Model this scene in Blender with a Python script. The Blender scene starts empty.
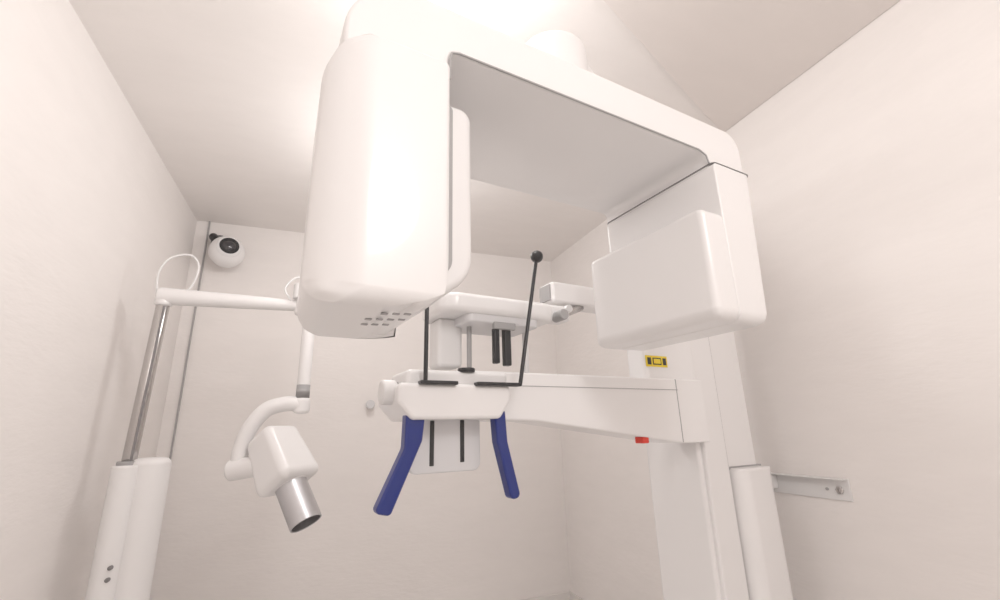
import bpy, bmesh, math
from mathutils import Vector, Matrix
S=bpy.context.scene
S.view_settings.view_transform='Standard'
S.view_settings.look='None'
S.view_settings.exposure=0.0
S.view_settings.gamma=1.17
H=1.2   # eye height above floor
# ---------------- materials
def mat(name,col,rough=0.5,metal=0.0,noise=0.0,scale=8,bump=0.0,bscale=60,emit=None,stretch=(1,1,1),coat=0):
    m=bpy.data.materials.new(name); m.use_nodes=True
    n=m.node_tree.nodes; l=m.node_tree.links; b=n['Principled BSDF']
    b.inputs['Roughness'].default_value=rough; b.inputs['Metallic'].default_value=metal
    b.inputs['Base Color'].default_value=(*col,1)
    b.inputs['Coat Weight'].default_value=coat
    tc=n.new('ShaderNodeTexCoord'); mp=n.new('ShaderNodeMapping'); mp.inputs['Scale'].default_value=stretch
    l.new(tc.outputs['Object'],mp.inputs['Vector'])
    t=n.new('ShaderNodeTexNoise'); t.inputs['Scale'].default_value=scale; t.inputs['Detail'].default_value=5
    l.new(mp.outputs['Vector'],t.inputs['Vector'])
    mx=n.new('ShaderNodeMix'); mx.data_type='RGBA'
    mx.inputs[6].default_value=(*[c*(1-noise) for c in col],1); mx.inputs[7].default_value=(*[min(1,c*(1+noise)) for c in col],1)
    l.new(t.outputs['Fac'],mx.inputs[0]); l.new(mx.outputs[2],b.inputs['Base Color'])
    if bump>0:
        t2=n.new('ShaderNodeTexNoise'); t2.inputs['Scale'].default_value=bscale; t2.inputs['Detail'].default_value=6
        l.new(mp.outputs['Vector'],t2.inputs['Vector'])
        bp=n.new('ShaderNodeBump'); bp.inputs['Strength'].default_value=bump; bp.inputs['Distance'].default_value=0.01
        l.new(t2.outputs['Fac'],bp.inputs['Height']); l.new(bp.outputs['Normal'],b.inputs['Normal'])
    if emit:
        b.inputs['Emission Color'].default_value=(*emit[0],1); b.inputs['Emission Strength'].default_value=emit[1]
    return m
M_wall=mat('wall_vinyl',(.91,.862,.835),.7,noise=.035,scale=5,bump=.15,bscale=18,stretch=(1,1,3))
M_ceil=mat('ceiling_paint',(.91,.865,.838),.75,noise=.035,scale=4,bump=.12,bscale=15,stretch=(1,3,1))
M_ceil2=mat('ceiling_panel_darker',(.80,.74,.705),.75,noise=.03,scale=4,bump=.08,bscale=15,stretch=(1,3,1))  # darker tone than the main ceiling
M_floor=mat('floor_vinyl',(.88,.855,.835),.5,noise=.04,scale=6)
M_white=mat('white_plastic',(.865,.845,.84),.3,noise=.01,coat=.25)
M_white2=mat('offwhite_plastic',(.79,.775,.77),.4,noise=.01)
M_frost=mat('frosted_gray_plastic',(.70,.69,.70),.35,noise=.01)
M_seam=mat('seam_gray',(.20,.19,.19),.6)
M_gray=mat('gray_plastic',(.36,.35,.35),.5)
M_black=mat('black_plastic',(.012,.012,.014),.35)
M_blue=mat('blue_plastic',(.007,.020,.17),.3)
M_chrome=mat('chrome',(.50,.48,.47),.22,metal=1)
M_alu=mat('brushed_aluminium',(.55,.55,.57),.35,metal=1,noise=.05,scale=30)
M_yel=mat('label_yellow',(.9,.66,.03),.5)
M_red=mat('red_plastic',(.75,.04,.02),.4)
M_glass=mat('dark_lens',(.02,.02,.025),.08,coat=.6)
M_door=mat('door_paint',(.80,.76,.73),.5)
# ---------------- helpers
def finish(me,name,m,parent=None,bev=None,seg=4,smooth=True,weight=False,ang=35):
    o=bpy.data.objects.new(name,me); S.collection.objects.link(o)
    me.materials.append(m)
    if smooth:
        for p in me.polygons: p.use_smooth=True
    if bev:
        b=o.modifiers.new('bev','BEVEL'); b.width=bev; b.segments=seg
        if weight: b.limit_method='WEIGHT'
        else: b.limit_method='ANGLE'; b.angle_limit=math.radians(ang)
    if smooth:
        w=o.modifiers.new('wn','WEIGHTED_NORMAL'); w.keep_sharp=True
    if parent: o.parent=parent
    return o
def empty(name,loc,rot=(0,0,0)):
    e=bpy.data.objects.new(name,None); e.empty_display_size=.1; e.location=loc; e.rotation_euler=rot
    S.collection.objects.link(e); return e
def box(name,a,b,m,parent=None,r=.004,over=None,seg=5,rot=None,taper=None):
    bm=bmesh.new(); c=[(a[i]+b[i])/2 for i in range(3)]; h=[abs(b[i]-a[i])/2 for i in range(3)]
    bmesh.ops.create_cube(bm,size=2)
    over=over or {}
    W=max([r]+list(over.values()))
    lay=bm.edges.layers.float.new('bevel_weight_edge')
    for e in bm.edges:
        key=''
        for i,ax in enumerate('xyz'):
            if abs(e.verts[0].co[i]-e.verts[1].co[i])<1e-5: key+=ax+('+' if e.verts[0].co[i]>0 else '-')
        e[lay]=over.get(key,r)/W if W>0 else 0
    for v in bm.verts:
        k=Vector((v.co.x*h[0],v.co.y*h[1],v.co.z*h[2]))
        if taper: k=Vector(taper(v.co.x,v.co.y,v.co.z,k))
        if rot: k=rot@k
        v.co=k+Vector(c)
    me=bpy.data.meshes.new(name); bm.to_mesh(me); bm.free()
    return finish(me,name,m,parent,W if W>0 else None,seg,weight=True)
def rpoly(pts,n=8):
    out=[];N=len(pts)
    for i,p in enumerate(pts):
        r=p[2] if len(p)>2 else 0
        P=Vector(p[:2])
        if r<=0: out.append(P); continue
        A=(Vector(pts[i-1][:2])-P).normalized(); B=(Vector(pts[(i+1)%N][:2])-P).normalized()
        t=math.acos(max(-1,min(1,A.dot(B)))); d=r/math.tan(t/2)
        s=P+A*d; e=P+B*d; cen=P+(A+B).normalized()*(r/math.sin(t/2))
        a0=(s-cen); a1=(e-cen); ang=a0.angle_signed(a1)
        for k in range(n+1):
            a=-ang*k/n
            out.append(cen+Vector((a0.x*math.cos(a)-a0.y*math.sin(a),a0.x*math.sin(a)+a0.y*math.cos(a))))
    return out
def prism(name,pts,lo,hi,m,parent=None,axis='y',bev=.006,seg=4,n=8):
    P=rpoly(pts,n); bm=bmesh.new()
    def mk(p,t):
        return {'y':(p.x,t,p.y),'z':(p.x,p.y,t),'x':(t,p.x,p.y)}[axis]
    A=[bm.verts.new(mk(p,lo)) for p in P]; B=[bm.verts.new(mk(p,hi)) for p in P]
    bm.faces.new(A); bm.faces.new(B[::-1])
    for i in range(len(P)):
        j=(i+1)%len(P); bm.faces.new((A[j],A[i],B[i],B[j]))
    bmesh.ops.recalc_face_normals(bm,faces=bm.faces)
    me=bpy.data.meshes.new(name); bm.to_mesh(me); bm.free()
    return finish(me,name,m,parent,bev,seg,ang=40)
def smoothpath(pts,n=8):
    pts=[Vector(p) for p in pts]; out=[]
    for i in range(len(pts)-1):
        p0=pts[max(i-1,0)];p1=pts[i];p2=pts[i+1];p3=pts[min(i+2,len(pts)-1)]
        for k in range(n):
            t=k/n
            out.append(.5*((2*p1)+(-p0+p2)*t+(2*p0-5*p1+4*p2-p3)*t*t+(-p0+3*p1-3*p2+p3)*t**3))
    out.append(pts[-1]); return out
def tube(name,pts,r,m,parent=None,seg=20,smooth=False,bev=0,flat=1.0):
    if smooth: pts=smoothpath(pts)
    pts=[Vector(p) for p in pts]; N=len(pts)
    rs=r if isinstance(r,(list,tuple)) else [r]*N
    if len(rs)!=N: rs=[rs[0]+(rs[-1]-rs[0])*i/(N-1) for i in range(N)]
    bm=bmesh.new(); rings=[]
    t0=(pts[1]-pts[0]).normalized(); up=Vector((0,0,1)) if abs(t0.z)<.9 else Vector((0,1,0))
    u=t0.cross(up).normalized()
    for i in range(N):
        t=((pts[i]-pts[i-1]).normalized() if i>0 else Vector())+((pts[i+1]-pts[i]).normalized() if i<N-1 else Vector())
        t.normalize(); u=(u-t*u.dot(t)).normalized(); w=t.cross(u)
        rings.append([bm.verts.new(pts[i]+(u*math.cos(2*math.pi*k/seg)+w*math.sin(2*math.pi*k/seg)*flat)*rs[i]) for k in range(seg)])
    for i in range(N-1):
        for k in range(seg):
            bm.faces.new((rings[i][k],rings[i][(k+1)%seg],rings[i+1][(k+1)%seg],rings[i+1][k]))
    bm.faces.new(rings[0][::-1]); bm.faces.new(rings[-1])
    bmesh.ops.recalc_face_normals(bm,faces=bm.faces)
    me=bpy.data.meshes.new(name); bm.to_mesh(me); bm.free()
    return finish(me,name,m,parent,bev or None,3,ang=50)
def ball(name,c,r,m,parent=None,sc=(1,1,1)):
    bm=bmesh.new(); bmesh.ops.create_uvsphere(bm,u_segments=32,v_segments=20,radius=r)
    for v in bm.verts: v.co=Vector((v.co.x*sc[0],v.co.y*sc[1],v.co.z*sc[2]))+Vector(c)
    me=bpy.data.meshes.new(name); bm.to_mesh(me); bm.free()
    o=finish(me,name,m,parent); return o
# ---------------- room
XL,XR,YB,YF,ZC=-.89,1.757,3.283,-1.4,H+1.4
T=.1
def slab(name,a,b,m): return box(name,a,b,m,r=0)
slab('floor',(XL-T,YF-T,-T),(XR+T,YB+T,0),M_floor)
slab('ceiling',(XL-T,YF-T,ZC),(XR+T,YB+T,ZC+T),M_ceil)
slab('wall_left',(XL-T,YF-T,0),(XL,YB+T,ZC),M_wall)
slab('wall_right',(XR,YF-T,0),(XR+T,YB+T,ZC),M_wall)
slab('wall_back',(XL,YB,0),(XR,YB+T,ZC),M_wall)
slab('wall_front',(XL,YF-T,0),(XR,YF,ZC),M_wall)
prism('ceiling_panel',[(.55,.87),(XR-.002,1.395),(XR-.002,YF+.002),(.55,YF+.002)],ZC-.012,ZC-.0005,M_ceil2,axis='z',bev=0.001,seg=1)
box('baseboard_back',(XL,YB-.012,0),(XR,YB,.07),M_door,r=.002)
box('baseboard_right',(XR-.012,YF,0),(XR,YB-.012,.07),M_door,r=.002)
box('baseboard_left',(XL,YF,0),(XL+.012,YB-.012,.07),M_door,r=.002)
d=empty('door_1',(.4,YF,0))
box('leaf',(-.4,.001,0.005),(.4,.035,2.02),M_door,d,r=.003)
box('frame_top',(-.46,.001,2.02),(.46,.05,2.08),M_white2,d,r=.003)
box('frame_side_1',(-.46,.001,0),(-.4,.05,2.02),M_white2,d,r=.003)
box('frame_side_2',(.4,.001,0),(.46,.05,2.02),M_white2,d,r=.003)
tube('lever',[(.32,.035,1.0),(.32,.085,1.0),(.2,.085,1.0)],.009,M_chrome,d)
box('trim_1',(-.820,YB-.014,0),(-.811,YB,ZC),M_gray,r=.002)
# ---------------- panoramic machine (local frame: x along C-arm, y deeper)
th=math.atan(.14)
P=empty('panoramic_dental_xray_machine',(0,.568,H),(0,0,th))
prism('rotating_arm_frame',[(-.012,.525),(-.020,.70,.12),(.935,.70,.05),(.935,.40),(.82,.40),(.82,.55),(.80,.575),(.80,.607,.02),(.152,.607,.02),(.152,.525)],0,.35,M_white,P,bev=.008,n=14)
tube('arm_edge_seam',[(.1525,-.0005,.55),(.1525,-.0005,.585),(.156,-.0005,.604),(.17,-.0005,.6085),(.77,-.0005,.6085),(.793,-.0005,.60),(.7995,-.0005,.58)],.0020,M_gray,P,seg=8)
# left head
def tp(x,y,z,k):
    if x<0 and y>0: k.x+=.014
    return k
box('tube_head_cover',(-.038,-.022,.155),(.146,.225,.562),M_white,P,r=.016,over={'x-y-':.075,'x-z-':.04,'x+z-':.090,'x-z+':.055,'y-z-':.022,'x+y-':.008,'x+z+':.01,'y+z+':.004,'y+z-':.01,'x-y+':.03,'x+y+':.004,'y-z+':.006},seg=12,taper=tp)
prism('tube_head_body',[(.02,.165,.03),(.120,.165,.04),(.216,.235,.07),(.216,.548,.025),(.02,.548,.02)],.048,.235,M_white,P,bev=.014,seg=6,n=12)
prism('head_joint_gap',[(.03,.23),(.14,.20,.03),(.1775,.245,.03),(.1775,.540,.01),(.03,.540)],.0455,.060,M_gray,P,bev=.0005,seg=1)
tube('cover_top_seam',[(-.012,-.0005,.53),(-.010,-.0005,.545),(.02,-.0005,.5655),(.148,-.0005,.5655),(.150,-.0005,.53)],.0014,M_gray,P,seg=8)
k=0
for row in range(3):
    for c in range(4):
        if row==0 and c==0: continue
        if row==2 and c==3: continue
        x=.052+c*.0145+row*.002; y=.030+row*.034-c*.005
        box('vent_slot_%d'%k,(x,y,.1535),(x+.0095,y+.007,.1555),M_gray,P,r=.0008,seg=2); k+=1
# right head
def tr(x,y,z,k):
    if z<0 and x>0: k.x-=.030
    return k
box('sensor_head_plate',(.732,-.010,.204),(.86,.375,.452),M_white,P,r=.020,over={'x-y-':.016,'y-z-':.026,'x-z-':.026,'x-y+':.03,'x-z+':.012},seg=8)
box('sensor_head_shell',(.797,-.013,.202),(.938,.353,.577),M_white,P,r=.012,over={'x+y-':.026,'x-y-':.004,'y-z-':.026,'x+z-':.03,'y-z+':.004,'x+y+':.02},seg=8,taper=tr)
box('collar_seam',(.7985,-.0118,.5765),(.9358,.352,.5800),M_gray,P,r=.012,over={'x+z-':0,'x+z+':0,'x-z-':0,'x-z+':0,'y-z-':0,'y-z+':0,'y+z-':0,'y+z+':0})
# overhead bearing and support beam to column
tube('arm_bearing',[(.53,.21,.70),(.53,.21,.95)],.09,M_white,P,seg=48,bev=.015)
ov=Vector((1.50,.66,0))-Vector((.53,.21,0)); L=ov.length; an=math.atan2(ov.y,ov.x)
mid=Vector((.53,.21,0))+ov*.5
box('overhead_beam',(mid.x-L/2-.0,mid.y-.075,.78),(mid.x+L/2+.02,mid.y+.075,.94),M_white,P,r=.03,rot=Matrix.Rotation(an,3,'Z'))
# column
box('column',(1.32,.555,-1.2),(1.640,.80,.92),M_white,P,r=.012)
box('column_rail_gap',(1.455,.5535,-1.15),(1.468,.557,.90),M_gray,P,r=0)
box('column_front_panel',(1.335,.540,-1.18),(1.452,.56,.62),M_white,P,r=.006)
box('column_lower_cover',(1.462,.50,-1.19),(1.660,.60,-.155),M_white,P,r=.02,over={'x-y-':.05,'x+y-':.05,'y-z+':.01})
box('lower_cover_gap',(1.464,.552,-1.19),(1.658,.60,-.150),M_gray,P,r=.002)
box('base_plate',(1.15,.42,-1.2),(1.69,.86,-1.165),M_gray,P,r=.008)
box('carriage',(1.085,.53,.10),(1.34,.62,.40),M_white,P,r=.02)
box('warning_label',(1.088,.5285,.192),(1.190,.5305,.230),M_yel,P,r=0)
box('warning_label_mark_1',(1.095,.5275,.199),(1.112,.529,.223),M_black,P,r=0)
box('warning_label_mark_2',(1.120,.5275,.199),(1.160,.529,.223),M_black,P,r=0)
box('warning_label_inner',(1.124,.5268,.203),(1.156,.5278,.219),M_yel,P,r=0)
box('warning_label_mark_3',(1.168,.5275,.199),(1.184,.529,.223),M_black,P,r=0)
# chin arm
prism('chin_support_arm',[(.40,.150,.01),(1.32,.150,.01),(1.32,-.06,.006),(1.19,-.058,.006),(.62,.020,.1),(.40,.026,.01)],.50,.64,M_white,P,bev=.008)
tube('arm_seam',[(.50,.4995,.113),(1.19,.4995,.113)],.0012,M_gray,P,seg=8)
box('arm_end_seam',(1.183,.499,-.055),(1.186,.502,.148),M_gray,P,r=0)
box('emergency_button',(1.010,.503,-.053),(1.036,.54,-.033),M_red,P,r=.004)
# chin rest head
prism('chin_rest_body',[(.215,.108,.012),(.505,.108,.012),(.505,.070,.01),(.475,.026,.015),(.250,.026,.015),(.215,.065,.01)],.44,.62,M_white,P,bev=.012)
box('chin_rest_tray',(.24,.46,.10),(.51,.60,.142),M_white2,P,r=.012)
tube('side_knob',[(.190,.50,.09),(.225,.50,.09)],.029,M_white2,P,seg=28,bev=.006)
tube('knob_gap',[(.222,.50,.09),(.229,.50,.09)],.024,M_gray,P,seg=28)
box('bite_base_left',(.262,.425,.104),(.355,.45,.113),M_black,P,r=.003)
box('bite_base_right',(.405,.425,.104),(.53,.45,.113),M_black,P,r=.003)
tube('bite_knob',[(.395,.47,.14),(.395,.47,.150)],.022,M_black,P,seg=24,bev=.003)
tube('temple_rod_left',[(.276,.435,.108),(.276,.435,.46)],.0052,M_black,P,seg=12)
tube('temple_rod_right',[(.530,.435,.108),(.600,.435,.465)],.0052,M_black,P,seg=12)
ball('rod_tip_left',(.276,.435,.47),.016,M_black,P)
ball('rod_tip_right',(.602,.435,.472),.018,M_black,P)
prism('lower_guard_plate',[(.270,.035),(.457,.035),(.457,-.097,.02),(.270,-.097,.02)],.52,.545,M_frost,P,bev=.005)
box('guard_slot_1',(.320,.517,-.08),(.331,.522,.025),M_black,P,r=.002)
box('guard_slot_2',(.400,.517,-.075),(.411,.522,.028),M_black,P,r=.002)
prism('handle_left',[(.240,.040,.006),(.286,.040,.006),(.280,-.02,.03),(.213,-.170,.010),(.178,-.162,.010),(.238,-.035,.03)],.455,.49,M_blue,P,bev=.006)
prism('handle_right',[(.466,.046,.006),(.497,.046,.006),(.502,-.03,.03),(.535,-.160,.012),(.508,-.165,.012),(.472,-.03,.03)],.455,.49,M_blue,P,bev=.006)
# head support / mirror tray behind
prism('head_support_tray',[(.345,.50,.05),(.715,.50,.05),(.715,.70,.04),(.345,.70,.04)],.308,.362,M_white,P,axis='z',bev=.016)
prism('head_support_underside',[(.42,.515,.02),(.655,.515,.02),(.655,.68,.02),(.42,.68,.02)],.285,.312,M_frost,P,axis='z',bev=.006)
box('forehead_block',(.37,.60,.17),(.445,.68,.31),M_white2,P,r=.012)
box('temple_pad_1',(.505,.52,.175),(.522,.54,.275),M_black,P,r=.004)
box('temple_pad_2',(.537,.52,.170),(.559,.54,.315),M_black,P,r=.004)
box('temple_pad_clip',(.50,.511,.270),(.57,.525,.290),M_gray,P,r=.003)
tube('support_post_1',[(.655,.60,.12),(.655,.60,.32)],.009,M_white2,P,seg=16)
tube('support_post_2',[(.455,.58,.12),(.455,.58,.32)],.007,M_gray,P,seg=16)
box('support_hinge',(.70,.55,.325),(.80,.62,.375),M_white,P,r=.012)
tube('hinge_knob_1',[(.745,.51,.335),(.745,.56,.335)],.017,M_gray,P,seg=20,bev=.003)
tube('hinge_knob_2',[(.79,.54,.365),(.79,.58,.365)],.013,M_white2,P,seg=20,bev=.003)
tube('hinge_rod',[(.78,.59,.35),(.90,.62,.40)],.013,M_chrome,P,seg=16)
box('support_beam',(.77,.60,.40),(1.36,.68,.475),M_white,P,r=.012)
box('support_beam_socket',(.765,.61,.41),(.772,.67,.465),M_gray,P,r=.001)
# ---------------- bracket on right wall
B=empty('wall_mount_bracket',(XR,1.3,H-.23))
box('plate',(-.006,-.14,-.045),(-.0005,.24,.03),M_white2,B,r=.002)
box('flange',(-.035,-.14,.026),(-.002,.24,.030),M_white2,B,r=.002)
tube('bolt_1',[(-.012,-.105,-.010),(-.001,-.105,-.010)],.014,M_chrome,B,seg=6)
tube('bolt_2',[(-.012,-.06,-.010),(-.001,-.06,-.010)],.005,M_gray,B,seg=12)
box('tie_bar',(-.16,.14,-.028),(-.005,.22,.024),M_white2,B,r=.004)
# ---------------- intraoral unit
I=empty('dental_intraoral_xray_unit',(0,0,H))
cx,cy=-.715,2.37
tube('chrome_post',[(cx-.018,cy,-.15),(cx,cy,.60)],.026,M_chrome,I,seg=32)
tube('post_inner_rail',[(cx-.004,cy-.024,-.10),(cx+.012,cy-.024,.57)],.005,M_seam,I,seg=12)
tube('stand_column',[(cx-.012,cy-.03,-1.18),(cx-.012,cy-.03,-.10)],.048,M_white,I,seg=40,bev=.008)
tube('stand_cover',[(cx+.055,cy+.02,-1.18),(cx+.055,cy+.02,-.075)],.072,M_white,I,seg=40,bev=.030)
tube('stand_base',[(cx+.0,cy,-1.2),(cx+.0,cy,-1.16)],.14,M_white2,I,seg=48,bev=.01)
tube('post_collar',[(cx-.018,cy-.01,-.105),(cx-.018,cy-.01,-.085)],.036,M_gray,I,seg=32,bev=.004)
tube('stand_latch_1',[(cx+.012,cy-.082,-.46),(cx+.012,cy-.07,-.46)],.008,M_seam,I,seg=12)
tube('stand_latch_2',[(cx+.010,cy-.082,-.50),(cx+.010,cy-.07,-.50)],.008,M_seam,I,seg=12)
tube('post_cap',[(cx,cy,.575),(cx,cy,.655)],[.036,.032],M_white,I,seg=32,bev=.012)
tube('horizontal_arm',[(cx-.025,cy,.622),(-.30,2.345,.612),(-.10,2.33,.605)],[.040,.031,.024],M_white,I,seg=24,bev=.01)
tube('arm_joint',[(-.135,2.33,.56),(-.135,2.33,.655)],.036,M_white,I,seg=32,bev=.012)
tube('joint_cap',[(-.155,2.31,.635),(-.155,2.31,.71)],.028,M_white2,I,seg=24,bev=.006)
tube('vertical_arm',[(-.10,2.33,.60),(-.098,2.33,.16)],.029,M_white,I,seg=28,bev=.006)
tube('arm_ring',[(-.098,2.33,.225),(-.098,2.33,.165)],.030,M_gray,I,seg=28)
tube('lower_yoke',[(-.09,2.33,.125),(-.15,2.33,.14),(-.24,2.33,.115),(-.30,2.33,.035),(-.325,2.33,-.05),(-.325,2.32,-.115)],[.034]*41,M_white,I,seg=24,smooth=True,bev=.01)
tube('yoke_elbow',[(-.098,2.33,.165),(-.098,2.33,.095)],.036,M_white,I,seg=28,bev=.014)
tube('yoke_pivot',[(-.36,2.33,-.14),(-.24,2.28,-.12)],.044,M_white,I,seg=28,bev=.012)
ax=Vector((.105,-.10,-.205)).normalized()
hc=Vector((-.160,2.265,-.095))
q=ax.to_track_quat('Z','Y').to_matrix()
def th_(x,y,z,k):
    if z>0: k.x*=.80; k.y*=.80
    return k
box('tube_housing',(hc.x-.105,hc.y-.095,hc.z-.130),(hc.x+.105,hc.y+.095,hc.z+.130),M_white,I,r=.035,rot=q@Matrix.Rotation(math.pi,3,'X'),seg=7,taper=th_)
e0=hc+ax*.12
tube('cone_collar',[e0-ax*.02,e0+ax*.02],.064,M_white,I,seg=40,bev=.01)
def ringtube(name,p0,p1,ro,ri,m,par):
    bm=bmesh.new(); z=(p1-p0).normalized(); u=z.orthogonal().normalized(); w=z.cross(u); n=48; R=[]
    for c,r in ((p0,ri),(p0,ro),(p1,ro),(p1,ri)):
        R.append([bm.verts.new(c+(u*math.cos(2*math.pi*k/n)+w*math.sin(2*math.pi*k/n))*r) for k in range(n)])
    for i in range(4):
        for k in range(n): bm.faces.new((R[i][k],R[i][(k+1)%n],R[(i+1)%4][(k+1)%n],R[(i+1)%4][k]))
    bmesh.ops.recalc_face_normals(bm,faces=bm.faces)
    me=bpy.data.meshes.new(name); bm.to_mesh(me); bm.free(); return finish(me,name,m,par,.001,2)
ringtube('cone',e0+ax*.01,e0+ax*.185,.063,.057,M_alu,I)
tube('cone_inner',[e0+ax*.03,e0+ax*.12],.0565,M_seam,I,seg=40)
tube('cable_loop',[(cx-.03,cy,.62),(cx-.035,cy-.02,.72),(cx,cy-.02,.80),(cx+.07,cy,.83),(cx+.11,cy,.78),(cx+.10,cy,.69),(cx+.07,cy,.64)],.005,M_white2,I,seg=10,smooth=True)
tube('cable_joint',[(-.18,2.32,.62),(-.22,2.31,.68),(-.18,2.31,.74),(-.12,2.31,.74),(-.095,2.31,.68),(-.11,2.32,.63)],.005,M_white2,I,seg=10,smooth=True)
# ---------------- dome camera
Cc=empty('dome_security_camera',(-.660,3.14,H+1.145))
tube('wall_arm',[(-.085,.142,.125),(-.095,.03,.105),(-.04,.0,.04)],.026,M_black,Cc,seg=16)
box('wall_plate',(-.13,.12,.085),(-.06,.1425,.16),M_black,Cc,r=.008)
ball('housing',(0,0,0),.102,M_white,Cc)
dv=Vector((.25,-.85,.10)).normalized()
tube('lens_ring',[dv*.055,dv*.094],[.078,.062],M_white2,Cc,seg=40)
tube('lens_rim',[dv*.090,dv*.0955],.055,M_black,Cc,seg=40)
ball('lens',dv*.060,.052,M_glass,Cc)
# ---------------- wall hook
K=empty('wall_hook',(.29,YB,H+.185))
tube('rose',[(0,-.0005,0),(0,-.008,0)],.024,M_gray,K,seg=24)
tube('stem',[(0,-.005,0),(0,-.06,0)],.010,M_gray,K,seg=16)
tube('knob',[(0,-.06,0),(0,-.080,0)],.029,M_frost,K,seg=24,bev=.006)
# ---------------- ceiling lamp above the machine, plus two added fill lamps
def fixture(name,x,y,power,r,drop):
    f=empty(name,(x,y,ZC))
    tube('rose',[(0,0,-.0005),(0,0,-.02)],r*.7,M_white2,f,seg=48)
    l=bpy.data.lights.new(name+'_light','POINT'); l.shadow_soft_size=r; l.energy=power; l.color=(1,.97,.95)
    o=bpy.data.objects.new('lamp',l); S.collection.objects.link(o); o.parent=f; o.location=(0,0,-drop)
fixture('ceiling_light',.20,.93,13,.13,.17)
fixture('ceiling_light',.45,-.65,27,.22,.45)  # added fill behind the camera, brightens the machine's front faces
fixture('ceiling_light',.22,2.0,10,.10,.38)  # added fill hidden behind the tube head, brightens back walls and ceiling
w=bpy.data.worlds.new('World'); S.world=w; w.use_nodes=True
w.node_tree.nodes['Background'].inputs[0].default_value=(1,.97,.95,1); w.node_tree.nodes['Background'].inputs[1].default_value=.5
# ---------------- camera
cam=bpy.data.cameras.new('cam'); cam.sensor_width=36; cam.lens=16.2; cam.clip_start=.02
co=bpy.data.objects.new('camera',cam); S.collection.objects.link(co); S.camera=co
f=Vector((.3474,.8962,.2766)).normalized(); r=Vector((.9347,-.3545,-.0258)); r=(r-f*r.dot(f)).normalized(); u=r.cross(f)
m=Matrix(((r.x,u.x,-f.x,0),(r.y,u.y,-f.y,0),(r.z,u.z,-f.z,H),(0,0,0,1))); co.matrix_world=m
